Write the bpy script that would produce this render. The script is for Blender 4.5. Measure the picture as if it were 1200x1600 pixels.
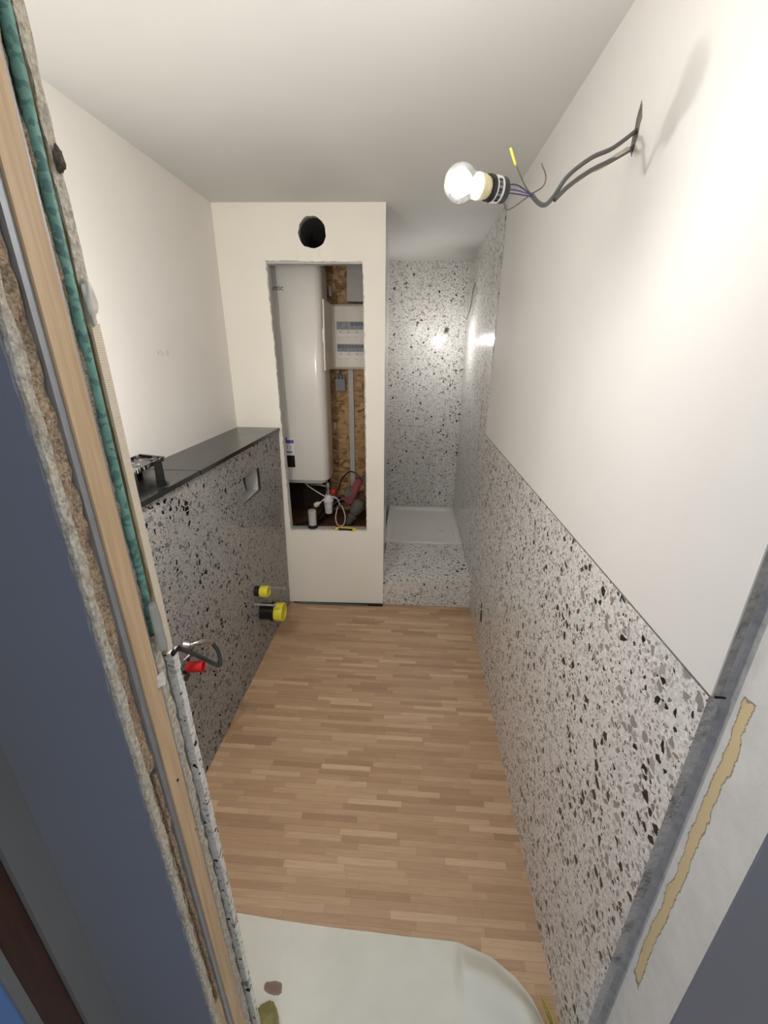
import bpy, bmesh, math, random
from mathutils import Vector, Matrix, noise
random.seed(7)
S = bpy.context.scene
for o in list(bpy.data.objects): bpy.data.objects.remove(o)
COL = S.collection

# ------------------------------------------------------------------ camera
cam_d = bpy.data.cameras.new('camera'); cam = bpy.data.objects.new('camera', cam_d); COL.objects.link(cam)
PITCH, YAW, ROLL, F = .3679, .0644, .0076, 651.6
fw = Vector((-math.sin(YAW)*math.cos(PITCH), math.cos(YAW)*math.cos(PITCH), -math.sin(PITCH)))
rt = Vector((math.cos(YAW), math.sin(YAW), 0)); up = rt.cross(fw)
r2 = rt*math.cos(ROLL)+up*math.sin(ROLL); u2 = -rt*math.sin(ROLL)+up*math.cos(ROLL)
cam.matrix_world = Matrix(((r2.x, u2.x, -fw.x, -.4472), (r2.y, u2.y, -fw.y, 0), (r2.z, u2.z, -fw.z, 1.6925), (0, 0, 0, 1)))
cam_d.sensor_fit = 'VERTICAL'; cam_d.sensor_height = 36; cam_d.sensor_width = 27
cam_d.lens = F*36/1600; cam_d.clip_start = .02
S.camera = cam
# ------------------------------------------------------------------ light and exposure
W = bpy.data.worlds.new('world'); S.world = W; W.use_nodes = True
W.node_tree.nodes['Background'].inputs[0].default_value = (.9, .95, 1, 1)
W.node_tree.nodes['Background'].inputs[1].default_value = .72
MAIN_W, VANITY_W, SHOWER_W = 5.0, 21.0, 6.5
LAMP_COL = (1, .988, .972)
VS = S.view_settings
VS.view_transform = 'Standard'; VS.look = 'None'; VS.gamma = 1; VS.use_curve_mapping = False; VS.exposure = 0.1

# ------------------------------------------------------------------ node helpers
def srgb(r, g, b):
    f = lambda c: (c/255/12.92) if c <= 10 else ((c/255+.055)/1.055)**2.4
    return (f(r), f(g), f(b), 1)
class NT:
    def __init__(s, name):
        s.m = bpy.data.materials.new(name); s.m.use_nodes = True; s.t = s.m.node_tree
        s.b = s.t.nodes['Principled BSDF']; s.out = s.t.nodes['Material Output']
    def n(s, kind, **kw):
        nd = s.t.nodes.new(kind)
        for k, v in kw.items(): setattr(nd, k, v)
        return nd
    def l(s, a, b): s.t.links.new(a, b)
    def set(s, sock, v):
        if hasattr(v, 'is_output') or hasattr(v, 'links'): s.l(v, sock)
        else: sock.default_value = v
    def math(s, op, a, b=0.0, c=0.0):
        nd = s.n('ShaderNodeMath', operation=op); s.set(nd.inputs[0], a); s.set(nd.inputs[1], b); s.set(nd.inputs[2], c); return nd.outputs[0]
    def mix(s, f, a, b):
        nd = s.n('ShaderNodeMix', data_type='RGBA'); s.set(nd.inputs[0], f); s.set(nd.inputs[6], a); s.set(nd.inputs[7], b); return nd.outputs[2]
    def obj(s): return s.n('ShaderNodeTexCoord').outputs['Object']
    def mapv(s, vec, sc=(1, 1, 1), loc=(0, 0, 0), rot=(0, 0, 0)):
        nd = s.n('ShaderNodeMapping'); s.l(vec, nd.inputs[0]); nd.inputs['Scale'].default_value = sc; nd.inputs['Location'].default_value = loc; nd.inputs['Rotation'].default_value = rot; return nd.outputs[0]
    def noise(s, vec, scale, detail=4, rough=.55, dist=0):
        nd = s.n('ShaderNodeTexNoise'); s.l(vec, nd.inputs['Vector']); nd.inputs['Scale'].default_value = scale; nd.inputs['Detail'].default_value = detail
        nd.inputs['Roughness'].default_value = rough; nd.inputs['Distortion'].default_value = dist; return nd.outputs
    def vor(s, vec, scale, feat='F1'):
        nd = s.n('ShaderNodeTexVoronoi', feature=feat); s.l(vec, nd.inputs['Vector']); nd.inputs['Scale'].default_value = scale; return nd.outputs
    def ramp(s, f, stops, interp='LINEAR'):
        nd = s.n('ShaderNodeValToRGB'); nd.color_ramp.interpolation = interp; e = nd.color_ramp.elements
        while len(e) < len(stops): e.new(.5)
        for i, (p, c) in enumerate(stops): e[i].position = p; e[i].color = c if len(c) == 4 else (*c, 1)
        s.set(nd.inputs[0], f); return nd.outputs[0]
    def bump(s, h, strength=.3, dist=.01):
        nd = s.n('ShaderNodeBump'); nd.inputs['Strength'].default_value = strength; nd.inputs['Distance'].default_value = dist
        s.set(nd.inputs['Height'], h); s.l(nd.outputs[0], s.b.inputs['Normal'])
    def fin(s, color=None, rough=None, metal=None, spec=None):
        if color is not None: s.set(s.b.inputs['Base Color'], color)
        if rough is not None: s.set(s.b.inputs['Roughness'], rough)
        if metal is not None: s.b.inputs['Metallic'].default_value = metal
        if spec is not None: s.b.inputs['Specular IOR Level'].default_value = spec
        return s.m
def plain(name, c, rough=.5, metal=0, var=.06, nscale=40, bump=0, spec=None):
    s = NT(name); v = s.noise(s.obj(), nscale)[0]
    d = tuple(x*(1-var) for x in c[:3])+(1,); h = tuple(min(1, x*(1+var)) for x in c[:3])+(1,)
    col = s.ramp(v, [(.3, d), (.7, h)])
    if bump: s.bump(v, bump, .002)
    return s.fin(col, rough, metal, spec)
def paint(name, c, rough=.5, bump=.08, mott=.03):
    s = NT(name); o = s.obj(); a = s.noise(o, 1.7, 3)[0]; b = s.noise(o, 160, 3)[0]
    d = tuple(x*(1-mott) for x in c[:3])+(1,); h = tuple(min(1, x*(1+mott)) for x in c[:3])+(1,)
    s.bump(b, bump, .001); return s.fin(s.ramp(a, [(.3, d), (.7, h)]), rough)
def terrazzo(name, k=1.0):
    s = NT(name); o = s.obj()
    nv = s.noise(o, 55, 2)[1]
    mx = s.n('ShaderNodeMix', data_type='VECTOR'); mx.inputs[0].default_value = .012; s.l(o, mx.inputs[4]); s.l(nv, mx.inputs[5]); v = mx.outputs[1]
    cur = s.ramp(s.noise(o, 90, 3)[0], [(.35, srgb(210, 207, 202)), (.65, srgb(228, 225, 220))])
    pal = {'c': [(0, srgb(196, 193, 188)), (.40, srgb(234, 232, 228)), (.58, srgb(176, 173, 169)), (.80, srgb(140, 136, 132)), (.90, srgb(240, 238, 235)), (.96, srgb(74, 72, 70))],
           'b': [(0, srgb(182, 178, 174)), (.30, srgb(160, 156, 152)), (.52, srgb(206, 203, 199)), (.66, srgb(124, 120, 117)), (.85, srgb(44, 43, 44)), (.96, srgb(150, 128, 114))],
           'a': [(0, srgb(24, 24, 26)), (.34, srgb(146, 142, 139)), (.66, srgb(166, 162, 158)), (.86, srgb(150, 130, 116)), (.95, srgb(96, 66, 58))]}
    for sc, sel, th, p, off in ((185, .60, .07, 'c', 3.1), (98, .46, .08, 'b', 1.7), (50, .20, .09, 'a', 5.3)):
        vv = s.mapv(v, (1, 1, 1), (off, off*.7, off*1.3))
        f1 = s.vor(vv, sc); ed = s.vor(vv, sc, 'DISTANCE_TO_EDGE')[0]
        sp = s.n('ShaderNodeSeparateColor'); s.l(f1['Color'], sp.inputs[0])
        m = s.math('MULTIPLY', s.math('LESS_THAN', sp.outputs[0], sel*k), s.math('GREATER_THAN', ed, s.math('MULTIPLY_ADD', sp.outputs[2], .14, th)))
        cur = s.mix(m, cur, s.ramp(sp.outputs[1], pal[p], 'CONSTANT'))
    return s.fin(cur, .17)
def floor_mat():
    s = NT('oak_strip_floor'); o = s.obj(); sp = s.n('ShaderNodeSeparateXYZ'); s.l(o, sp.inputs[0])
    yy = s.math('DIVIDE', sp.outputs[1], .0235); row = s.math('FLOOR', yy)
    w1 = s.n('ShaderNodeTexWhiteNoise', noise_dimensions='1D'); s.l(row, w1.inputs['W'])
    uu = s.math('MULTIPLY_ADD', w1.outputs[0], 9.0, s.math('DIVIDE', sp.outputs[0], .215)); colm = s.math('FLOOR', uu)
    cb = s.n('ShaderNodeCombineXYZ'); s.l(row, cb.inputs[0]); s.l(colm, cb.inputs[1])
    w2 = s.n('ShaderNodeTexWhiteNoise', noise_dimensions='2D'); s.l(cb.outputs[0], w2.inputs['Vector'])
    base = s.ramp(w2.outputs[0], [(0, srgb(170, 138, 107)), (.15, srgb(183, 150, 118)), (.5, srgb(191, 158, 126)), (.85, srgb(198, 166, 133)), (1, srgb(212, 182, 149))])
    av = s.n('ShaderNodeVectorMath', operation='MULTIPLY_ADD'); s.l(w2.outputs['Color'], av.inputs[0]); av.inputs[1].default_value = (5, 5, 5); s.l(s.mapv(o, (9, 130, 1)), av.inputs[2])
    g = s.noise(av.outputs[0], 1.0, 5, .6, .6)[0]
    c = s.mix(s.math('MULTIPLY', s.ramp(g, [(.35, (0, 0, 0)), (.75, (1, 1, 1))]), .28), base, srgb(128, 94, 66))
    fy = s.math('FRACT', yy); fx = s.math('FRACT', uu)
    gap = s.math('MAXIMUM', s.math('LESS_THAN', fy, .05), s.math('LESS_THAN', fx, .006))
    c = s.mix(s.math('MULTIPLY', gap, .28), c, srgb(84, 60, 42))
    return s.fin(c, .42)
def wood(name, c1, c2, sc=(60, 60, 3), rough=.6):
    s = NT(name); g = s.noise(s.mapv(s.obj(), sc), 1, 5, .6, 1.2)[0]
    s.bump(g, .15, .002); return s.fin(s.ramp(g, [(.3, c1), (.7, c2)]), rough)
def osb():
    s = NT('osb'); o = s.obj(); nv = s.noise(o, 6, 3)[1]
    mx = s.n('ShaderNodeMix', data_type='VECTOR'); mx.inputs[0].default_value = .12; s.l(o, mx.inputs[4]); s.l(nv, mx.inputs[5])
    v1 = s.vor(s.mapv(mx.outputs[1], (28, 28, 60), (0, 0, 0), (0, .35, 0)), 1)
    sp = s.n('ShaderNodeSeparateColor'); s.l(v1['Color'], sp.inputs[0])
    c = s.ramp(sp.outputs[0], [(0, srgb(136, 98, 58)), (.3, srgb(172, 132, 84)), (.6, srgb(190, 150, 100)), (.9, srgb(206, 172, 124)), (1, srgb(104, 66, 38))])
    n2 = s.noise(s.mapv(o, (30, 30, 110)), 1, 4, .7, 1)[0]
    c = s.mix(s.ramp(n2, [(.56, (0, 0, 0)), (.68, (.7, .7, .7))]), c, srgb(84, 52, 28))
    s.bump(n2, .3, .003); return s.fin(c, .6)
def granular(name, c1, c2, c3, scale=260, bump=.8, rough=.9):
    s = NT(name); o = s.obj(); a = s.noise(o, scale, 4, .7)[0]; b = s.noise(o, scale*.12, 3)[0]
    c = s.mix(s.ramp(b, [(.45, (0, 0, 0)), (.65, (1, 1, 1))]), s.ramp(a, [(.35, c1), (.65, c2)]), s.ramp(a, [(.35, c3), (.7, c2)]))
    s.bump(a, bump, .004); return s.fin(c, rough)
def stone_mat():
    s = NT('black_stone'); o = s.obj(); a = s.noise(o, 5, 5, .7, .5)[0]
    return s.fin(s.ramp(a, [(.35, srgb(24, 25, 26)), (.75, srgb(44, 44, 43))]), s.ramp(a, [(.3, (.12,)*3), (.8, (.27,)*3)]), spec=.7)
def ridged():
    s = NT('ridged_board'); o = s.obj(); sp = s.n('ShaderNodeSeparateXYZ'); s.l(o, sp.inputs[0])
    w = s.math('SINE', s.math('MULTIPLY', sp.outputs[2], 2300)); s.bump(w, .25, .001)
    return s.fin(s.mix(s.math('MULTIPLY', s.math('GREATER_THAN', w, .5), .2), srgb(214, 200, 178), srgb(170, 154, 130)), .8)
def jamb_mat():
    # white skim with a chipped strip that bares the beige board, in real metres along the jamb
    s = NT('patched_plaster'); o = s.obj(); sp = s.n('ShaderNodeSeparateXYZ'); s.l(o, sp.inputs[0])
    n1 = s.noise(o, 14, 6, .7)[0]; n2 = s.noise(s.mapv(o, (1, 60, 9)), 1, 4)[0]
    yc = s.math('ADD', sp.outputs[1], s.math('MULTIPLY_ADD', n1, .030, -.015))
    m = s.math('MULTIPLY', s.math('GREATER_THAN', yc, .463), s.math('LESS_THAN', yc, .4805))
    zz = s.math('ADD', sp.outputs[2], s.math('MULTIPLY_ADD', n1, .1, -.05))
    m = s.math('MULTIPLY', m, s.math('MULTIPLY', s.math('LESS_THAN', zz, 1.235), s.math('GREATER_THAN', zz, .55)))
    m2 = s.math('MULTIPLY', s.math('MULTIPLY', s.math('GREATER_THAN', yc, .461), s.math('LESS_THAN', yc, .4822)), s.math('MULTIPLY', s.math('LESS_THAN', zz, 1.24), s.math('GREATER_THAN', zz, .54)))
    c = s.ramp(n1, [(.3, srgb(206, 204, 198)), (.7, srgb(224, 222, 216))])
    c = s.mix(m2, c, srgb(150, 138, 118)); c = s.mix(m, c, srgb(212, 192, 148))
    s.bump(s.math('MULTIPLY_ADD', m2, -1.0, n1), .4, .003); return s.fin(c, .7)
def emis(name, c, e):
    s = NT(name); s.b.inputs['Emission Color'].default_value = c; s.b.inputs['Emission Strength'].default_value = e; return s.fin(c, .4)
def glass(name):
    # thin clear bulb glass: mostly see-through, reflecting more towards its rim
    s = NT(name); tr = s.n('ShaderNodeBsdfTransparent'); gl = s.n('ShaderNodeBsdfGlossy'); gl.inputs['Roughness'].default_value = .12
    lw = s.n('ShaderNodeLayerWeight'); lw.inputs[0].default_value = .35; mx = s.n('ShaderNodeMixShader')
    f = s.math('MINIMUM', s.math('MULTIPLY_ADD', s.math('GREATER_THAN', s.noise(s.obj(), 170, 3)[0], .54), .18, lw.outputs['Facing']), .8)
    s.l(f, mx.inputs[0]); s.l(tr.outputs[0], mx.inputs[1]); s.l(gl.outputs[0], mx.inputs[2]); s.l(mx.outputs[0], s.out.inputs['Surface']); return s.m

M = dict(
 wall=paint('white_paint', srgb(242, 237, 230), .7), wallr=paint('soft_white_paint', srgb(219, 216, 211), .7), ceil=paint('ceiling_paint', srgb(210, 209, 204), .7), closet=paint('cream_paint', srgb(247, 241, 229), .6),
 terr=terrazzo('terrazzo'), terredge=terrazzo('terrazzo_cut_edge', .55), floor=floor_mat(), osb=osb(), stone=stone_mat(), ridged=ridged(), jamb=jamb_mat(),
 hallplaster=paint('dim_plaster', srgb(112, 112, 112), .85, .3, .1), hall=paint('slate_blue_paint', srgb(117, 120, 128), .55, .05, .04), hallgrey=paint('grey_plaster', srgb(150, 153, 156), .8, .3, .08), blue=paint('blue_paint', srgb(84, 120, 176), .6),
 stud=wood('pale_wood', srgb(176, 146, 112), srgb(204, 176, 142)), brown=wood('dark_brown_wood', srgb(48, 24, 16), srgb(72, 38, 26), (30, 30, 3), .45),
 chip=granular('crumbly_core', srgb(120, 98, 76), srgb(196, 176, 148), srgb(128, 84, 66)), roughp=granular('broken_plaster', srgb(148, 140, 126), srgb(214, 206, 190), srgb(168, 152, 130), 140, 1.0),
 galv=plain('galvanised_steel', srgb(150, 152, 156), .55, .6), dark=plain('dark_gap', srgb(30, 26, 24), .9), darkgrey=granular('cement_grey', srgb(84, 80, 76), srgb(124, 118, 110), srgb(96, 90, 84), 60, .5),
 enamel=plain('white_enamel', srgb(232, 228, 220), .16, 0, .01), tray=paint('tray_white', srgb(226, 224, 219), .3, .02, .02), plastic=plain('ivory_plastic', srgb(224, 216, 202), .4, 0, .01),
 white=plain('white_plastic', srgb(235, 233, 230), .4, 0, .01), greyp=plain('grey_plastic', srgb(140, 140, 140), .5, 0, .03), lgrey=plain('light_grey_plastic', srgb(190, 187, 182), .5, 0, .03),
 black=plain('black_plastic', srgb(22, 22, 23), .3), blackm=plain('black_metal', srgb(9, 9, 9), .55, 0, spec=.12), yellow=plain('yellow_plastic', srgb(228, 214, 62), .45, 0, .04),
 red=plain('red_plastic', srgb(196, 34, 38), .4, 0, .05), chrome=plain('brushed_metal', srgb(190, 188, 184), .25, .95), zinc=plain('zinc', srgb(176, 172, 164), .4, .85, .15),
 cable=plain('grey_cable', srgb(96, 97, 96), .5), hose=plain('dark_hose', srgb(58, 66, 66), .5, 0, .25, 90), purple=plain('purple_wire', srgb(92, 70, 130), .4), bluew=plain('blue_wire', srgb(58, 66, 110), .4),
 brownw=plain('brown_wire', srgb(110, 92, 84), .4), yg=plain('yellow_green_wire', srgb(214, 200, 60), .4), drillred=plain('dusty_red', srgb(130, 62, 66), .7, 0, .25, 60), drillgrey=plain('dusty_grey', srgb(96, 88, 80), .8, 0, .25, 60),
 tape=plain('silver_tape', srgb(214, 214, 212), .35, .3, .06, 30, .5), ink=plain('ink', srgb(40, 40, 42), .5), inkp=plain('purple_ink', srgb(104, 96, 168), .5), pencil=plain('pencil', srgb(202, 198, 192), .8),
 olive=plain('olive_sponge', srgb(140, 130, 84), .9, 0, .2, 60, .6), cloth=paint('cloth_paper', srgb(226, 223, 214), .75, .3, .03), filler=plain('filler', srgb(206, 200, 190), .8, 0, .1, 60, .5),
 glow=emis('filament_glow', (1, .95, .86, 1), 70), glass=glass('bulb_glass'), lampyel=plain('cream_ceramic', srgb(236, 226, 180), .4), brk=plain('breaker_grey', srgb(128, 132, 138), .4), brkd=plain('breaker_dark', srgb(52, 56, 66), .4),
 ggreen=plain('green', srgb(84, 116, 100), .5))
def green_pipe():
    s = NT('green_conduit'); o = s.obj(); a = s.noise(o, 70, 3)[0]; v = s.vor(s.mapv(o, (140, 140, 170)), 1)
    sp = s.n('ShaderNodeSeparateColor'); s.l(v['Color'], sp.inputs[0])
    c = s.mix(s.math('LESS_THAN', sp.outputs[0], .32), s.ramp(a, [(.3, srgb(84, 130, 118)), (.7, srgb(112, 156, 143))]), srgb(74, 112, 107)); return s.fin(c, .5)
M['green'] = green_pipe()
def tray_dirt():
    s = NT('tray_enamel'); o = s.obj(); n = s.noise(s.mapv(o, (5, 9, 1)), 1, 6, .75, 1.5)[0]
    c = s.mix(s.ramp(n, [(.62, (0, 0, 0)), (.72, (.5, .5, .5))]), srgb(222, 220, 214), srgb(140, 134, 124)); return s.fin(c, .35)
M['traydirt'] = tray_dirt()
def smear():
    s = NT('black_smeared'); n = s.noise(s.mapv(s.obj(), (20, 60, 20)), 1, 4, .6, 2)[0]
    return s.fin(s.mix(s.ramp(n, [(.55, (0, 0, 0)), (.62, (1, 1, 1))]), srgb(18, 24, 24), srgb(216, 212, 206)), .25)
M['smear'] = smear()

# ------------------------------------------------------------------ mesh helpers
def link(name, me, mat, parent=None, smooth=False):
    o = bpy.data.objects.new(name, me); COL.objects.link(o)
    if mat is not None: me.materials.append(mat)
    if smooth:
        for p in me.polygons: p.use_smooth = True
    if parent is not None: o.parent = parent; o.matrix_parent_inverse = Matrix.Translation(-parent.location) if parent.type == 'EMPTY' else Matrix()
    return o
def fromb(name, bm, mat, parent=None, smooth=False):
    bmesh.ops.recalc_face_normals(bm, faces=bm.faces)
    me = bpy.data.meshes.new(name); bm.to_mesh(me); bm.free(); return link(name, me, mat, parent, smooth)
def root(name, loc, label, cat, group=None):
    o = bpy.data.objects.new(name, None); o.empty_display_size = .05; o.location = loc; COL.objects.link(o); return tag(o, label, cat, group)
def tag(o, label, cat, group=None):
    o['label'] = label; o['category'] = cat
    if group: o['group'] = group
    return o
def struct(o): o['kind'] = 'structure'; return o
def bbox(bm, a, b, bev=0, seg=2):
    g = bmesh.ops.create_cube(bm, size=1); vs = g['verts']
    for v in vs: v.co = Vector([(a[i]+b[i])/2+v.co[i]*(b[i]-a[i]) for i in range(3)])
    if bev: bmesh.ops.bevel(bm, geom=list({e for v in vs for e in v.link_edges}), offset=bev, segments=seg, affect='EDGES', profile=.5)
def box(name, a, b, mat, parent=None, bev=0, seg=2, smooth=False):
    bm = bmesh.new(); bbox(bm, a, b, bev, seg); return fromb(name, bm, mat, parent, smooth)
def frame(d):
    d = Vector(d).normalized(); a = Vector((0, 0, 1)) if abs(d.z) < .9 else Vector((1, 0, 0)); u = d.cross(a).normalized(); return u, d.cross(u), d
def blathe(bm, p, d, prof, seg=28, cap=True):
    # prof: list of (distance along d, radius)
    u, v, d = frame(d); p = Vector(p); rings = []
    for t, r in prof:
        rings.append([bm.verts.new(p+d*t+(u*math.cos(2*math.pi*k/seg)+v*math.sin(2*math.pi*k/seg))*max(r, 1e-5)) for k in range(seg)])
    for a, b in zip(rings, rings[1:]):
        for k in range(seg): bm.faces.new((a[k], a[(k+1) % seg], b[(k+1) % seg], b[k]))
    if cap: bm.faces.new(rings[0][::-1]); bm.faces.new(rings[-1])
def lathe(name, p, d, prof, mat, parent=None, seg=28, cap=True, smooth=True):
    bm = bmesh.new(); blathe(bm, p, d, prof, seg, cap); o = fromb(name, bm, mat, parent)
    if smooth: autosmooth(o)
    return o
def autosmooth(o, ang=40):
    me = o.data
    for p in me.polygons: p.use_smooth = True
    bm = bmesh.new(); bm.from_mesh(me)
    for e in bm.edges: e.smooth = not (len(e.link_faces) == 2 and e.calc_face_angle(0) > math.radians(ang))
    bm.to_mesh(me); bm.free()
def catmull(pts, n=8):
    P = [Vector(p) for p in pts]; P = [P[0]*2-P[1]]+P+[P[-1]*2-P[-2]]; out = []
    for i in range(1, len(P)-2):
        a, b, c, d = P[i-1:i+3]
        for k in range(n):
            t = k/n; out.append(.5*((2*b)+(c-a)*t+(2*a-5*b+4*c-d)*t*t+(3*b-a-3*c+d)*t**3))
    return out+[P[-2]]
def btube(bm, pts, r, seg=10, smooth=8, corr=0):
    P = catmull(pts, smooth) if smooth else [Vector(p) for p in pts]
    T = [(P[min(i+1, len(P)-1)]-P[max(i-1, 0)]).normalized() for i in range(len(P))]
    u, v, _ = frame(T[0]); rings = []
    for i, p in enumerate(P):
        t = T[i]; u = (u-t*u.dot(t)).normalized(); v = t.cross(u)
        rr = (r[0]+(r[1]-r[0])*i/(len(P)-1) if isinstance(r, tuple) else r)*(1+corr*(i % 2))
        rings.append([bm.verts.new(p+(u*math.cos(2*math.pi*k/seg)+v*math.sin(2*math.pi*k/seg))*rr) for k in range(seg)])
    for a, b in zip(rings, rings[1:]):
        for k in range(seg): bm.faces.new((a[k], a[(k+1) % seg], b[(k+1) % seg], b[k]))
    bm.faces.new(rings[0][::-1]); bm.faces.new(rings[-1])
def tube(name, pts, r, mat, parent=None, seg=10, smooth=8, corr=0):
    bm = bmesh.new(); btube(bm, pts, r, seg, smooth, corr); return fromb(name, bm, mat, parent, True)
def curve_mesh(cu, mw):
    ob = bpy.data.objects.new('tmp', cu); COL.objects.link(ob)
    me = bpy.data.meshes.new_from_object(ob.evaluated_get(bpy.context.evaluated_depsgraph_get())); me.transform(mw)
    bpy.data.objects.remove(ob); bpy.data.curves.remove(cu); me.materials.clear(); return me
def plate(name, loops, origin, ux, uy, thick, mat, parent=None):
    # flat plate with holes: loops[0] is the outline in (ux, uy) metres, thickness goes along -(ux x uy)
    cu = bpy.data.curves.new(name, 'CURVE'); cu.dimensions = '2D'; cu.fill_mode = 'BOTH'; cu.extrude = thick/2
    for lp in loops:
        sp = cu.splines.new('POLY'); sp.points.add(len(lp)-1); sp.use_cyclic_u = True
        for i, q in enumerate(lp): sp.points[i].co = (q[0], q[1], 0, 1)
    ux, uy = Vector(ux).normalized(), Vector(uy); n = ux.cross(uy).normalized(); uy = n.cross(ux) if abs(ux.dot(uy)) < 1e-3 else uy
    o = Vector(origin)-n*thick/2
    mw = Matrix(((ux.x, uy.x, n.x, o.x), (ux.y, uy.y, n.y, o.y), (ux.z, uy.z, n.z, o.z), (0, 0, 0, 1)))
    return link(name, curve_mesh(cu, mw), mat, parent)
def text(name, s, origin, ux, uy, size, mat, parent=None, align='LEFT', ext=.0004):
    cu = bpy.data.curves.new(name, 'FONT'); cu.body = s; cu.size = size; cu.align_x = align; cu.extrude = ext
    ux, uy = Vector(ux).normalized(), Vector(uy).normalized(); n = ux.cross(uy); o = Vector(origin)
    mw = Matrix(((ux.x, uy.x, n.x, o.x), (ux.y, uy.y, n.y, o.y), (ux.z, uy.z, n.z, o.z), (0, 0, 0, 1)))
    return link(name, curve_mesh(cu, mw), mat, parent)
def poly(name, verts, faces, mat, parent=None):
    bm = bmesh.new(); vs = [bm.verts.new(v) for v in verts]
    for f in faces: bm.faces.new([vs[i] for i in f])
    return fromb(name, bm, mat, parent)
def slab(name, quad, nvec, mat, parent=None):
    # closed slab: quad (4 points) pushed along nvec
    nv = Vector(nvec); q = [Vector(p) for p in quad]
    return poly(name, q+[p+nv for p in q], [(0, 1, 2, 3), (7, 6, 5, 4), (0, 4, 5, 1), (1, 5, 6, 2), (2, 6, 7, 3), (3, 7, 4, 0)], mat, parent)

# ------------------------------------------------------------------ dimensions (metres)
H = 2.4; XL2 = -1.514; XC = -.613; YCL, YC = 2.507, 2.538; YB = 4.03; YN = .506; YH = .383; XJ = -.803; XR = 0.0
# ------------------------------------------------------------------ the room
struct(box('floor', (-3.2, -1.6, -.06), (1.4, 4.2, 0), M['floor']))
struct(box('ceiling', (-1.75, .383, H), (.3, 4.2, H+.1), M['ceil']))
struct(box('wall_left', (XL2-.12, YN, 0), (XL2, 3.3, H), M['wall']))
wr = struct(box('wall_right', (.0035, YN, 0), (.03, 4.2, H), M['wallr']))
box('masonry', (.03, YN, 0), (.18, 4.2, H), M['hallgrey'], wr)
# terrazzo cladding of the right wall: low in the room, full height in the shower
plate('terrazzo_cladding', [[(YN-.001, .0), (4.03, 0), (4.03, H), (2.575, H), (2.568, 1.222), (YN-.001, 1.222)]], (0, 0, 0), (0, 1, 0), (0, 0, 1), .006, M['terr'], wr).location = (0, 0, 0)
# the plate's normal points +X; its face sits at X=0 after the shift below
wr.children[-1].data.transform(Matrix.Translation((.006, 0, 0)))
for i, (yy, z0) in enumerate(((2.80, 0), (1.86, 0))):
    box('panel_joint', (-.0006, yy, z0), (.001, yy+.0022, H if yy > 2.6 else 1.222), M['darkgrey'], wr)
box('top_trim', (.0006, YN, 1.2212), (.0036, 2.57, 1.2228), M['darkgrey'], wr)
struct(box('wall_back', (-.9, YB, 0), (.18, YB+.1, H), M['terr']))
# shower side wall, runs slightly out of square
struct(slab('wall_shower_side', [(XC, YC+.0135, 0), (XC-.064, YB, 0), (XC-.064, YB, H), (XC, YC+.0135, H)], (-.03, 0, 0), M['terr']))
# closet front wall with the rough hatch and the vent hole
dirx = Vector((XC-XL2, YC-YCL, 0)); Lc = dirx.length; dirx.normalize()
def jag(pts, amp, step, seed):
    random.seed(seed); out = []
    for a, b in zip(pts, pts[1:]+pts[:1]):
        n = max(1, int((Vector(b)-Vector(a)).length/step))
        for k in range(n):
            t = k/n; out.append((a[0]+(b[0]-a[0])*t+random.uniform(-amp, amp)*(k > 0), a[1]+(b[1]-a[1])*t+random.uniform(-amp, amp)*(k > 0)))
    return out
sx = lambda x: (x-XL2)
hatch = [(sx(-1.256), 2.142), (sx(-1.243), 1.65), (sx(-1.241), 1.1), (sx(-1.236), .566), (sx(-.725), .574), (sx(-.722), 1.2), (sx(-.729), 2.0), (sx(-.735), 2.135)]
random.seed(3)
vent = [(sx(-.997)+(.071+random.uniform(-.004, .006)+(.006 if math.sin(a) < -.6 else 0))*math.cos(a)*1.0, 2.270+(.074+random.uniform(-.004, .004))*math.sin(a)) for a in [2*math.pi*k/26 for k in range(26)]]
wc = struct(plate('wall_closet_front', [[(0, 0.012), (Lc, 0.012), (Lc, H), (0, H)], jag(hatch, .0032, .014, 5), vent], (XL2, YCL, 0), dirx, (0, 0, 1), .013, M['closet']))
# stud framing behind the board (forms the deep reveals)
fr = [[(.01, .0), (Lc-.012, 0), (Lc-.012, H), (.01, H)], [(sx(-1.250), 2.128), (sx(-1.236), .574), (sx(-.727), .58), (sx(-.737), 2.128)], [(x*1.0, z) for x, z in [(sx(-.997)+.078*math.cos(2*math.pi*k/20), 2.27+.08*math.sin(2*math.pi*k/20)) for k in range(20)]]]
plate('steel_framing', fr, Vector((XL2, YCL, 0))+Vector((0, .0135, 0)), dirx, (0, 0, 1), .05, M['lgrey'], wc)
box('base_gap', (XL2+.26, YC-.022, .001), (XC-.002, YC-.001, .012), M['dark'], wc)
box('green_board_edge', (-1.22, YC-.031, .008), (-.72, YC-.026, .013), M['ggreen'], wc)
# flexible duct behind the vent hole
dt = root('air_duct', (-.997, 2.63, 2.27), 'dark ribbed air duct seen through the round hole above the hatch', 'duct')
bm = bmesh.new(); blathe(bm, (-.997, 2.571, 2.27), (0, 1, 0), [(i*.006, .082+.003*(i % 2)) for i in range(40)], 30, False); fromb('duct_tube', bm, plain('foil_dark', srgb(128, 126, 122), .4, .5, .3, 50, .8), dt, True)
bm = bmesh.new(); blathe(bm, (-.997, 2.80, 2.27), (0, 1, 0), [(0, .084), (.004, .084)], 30); fromb('duct_end', bm, M['dark'], dt)
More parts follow.
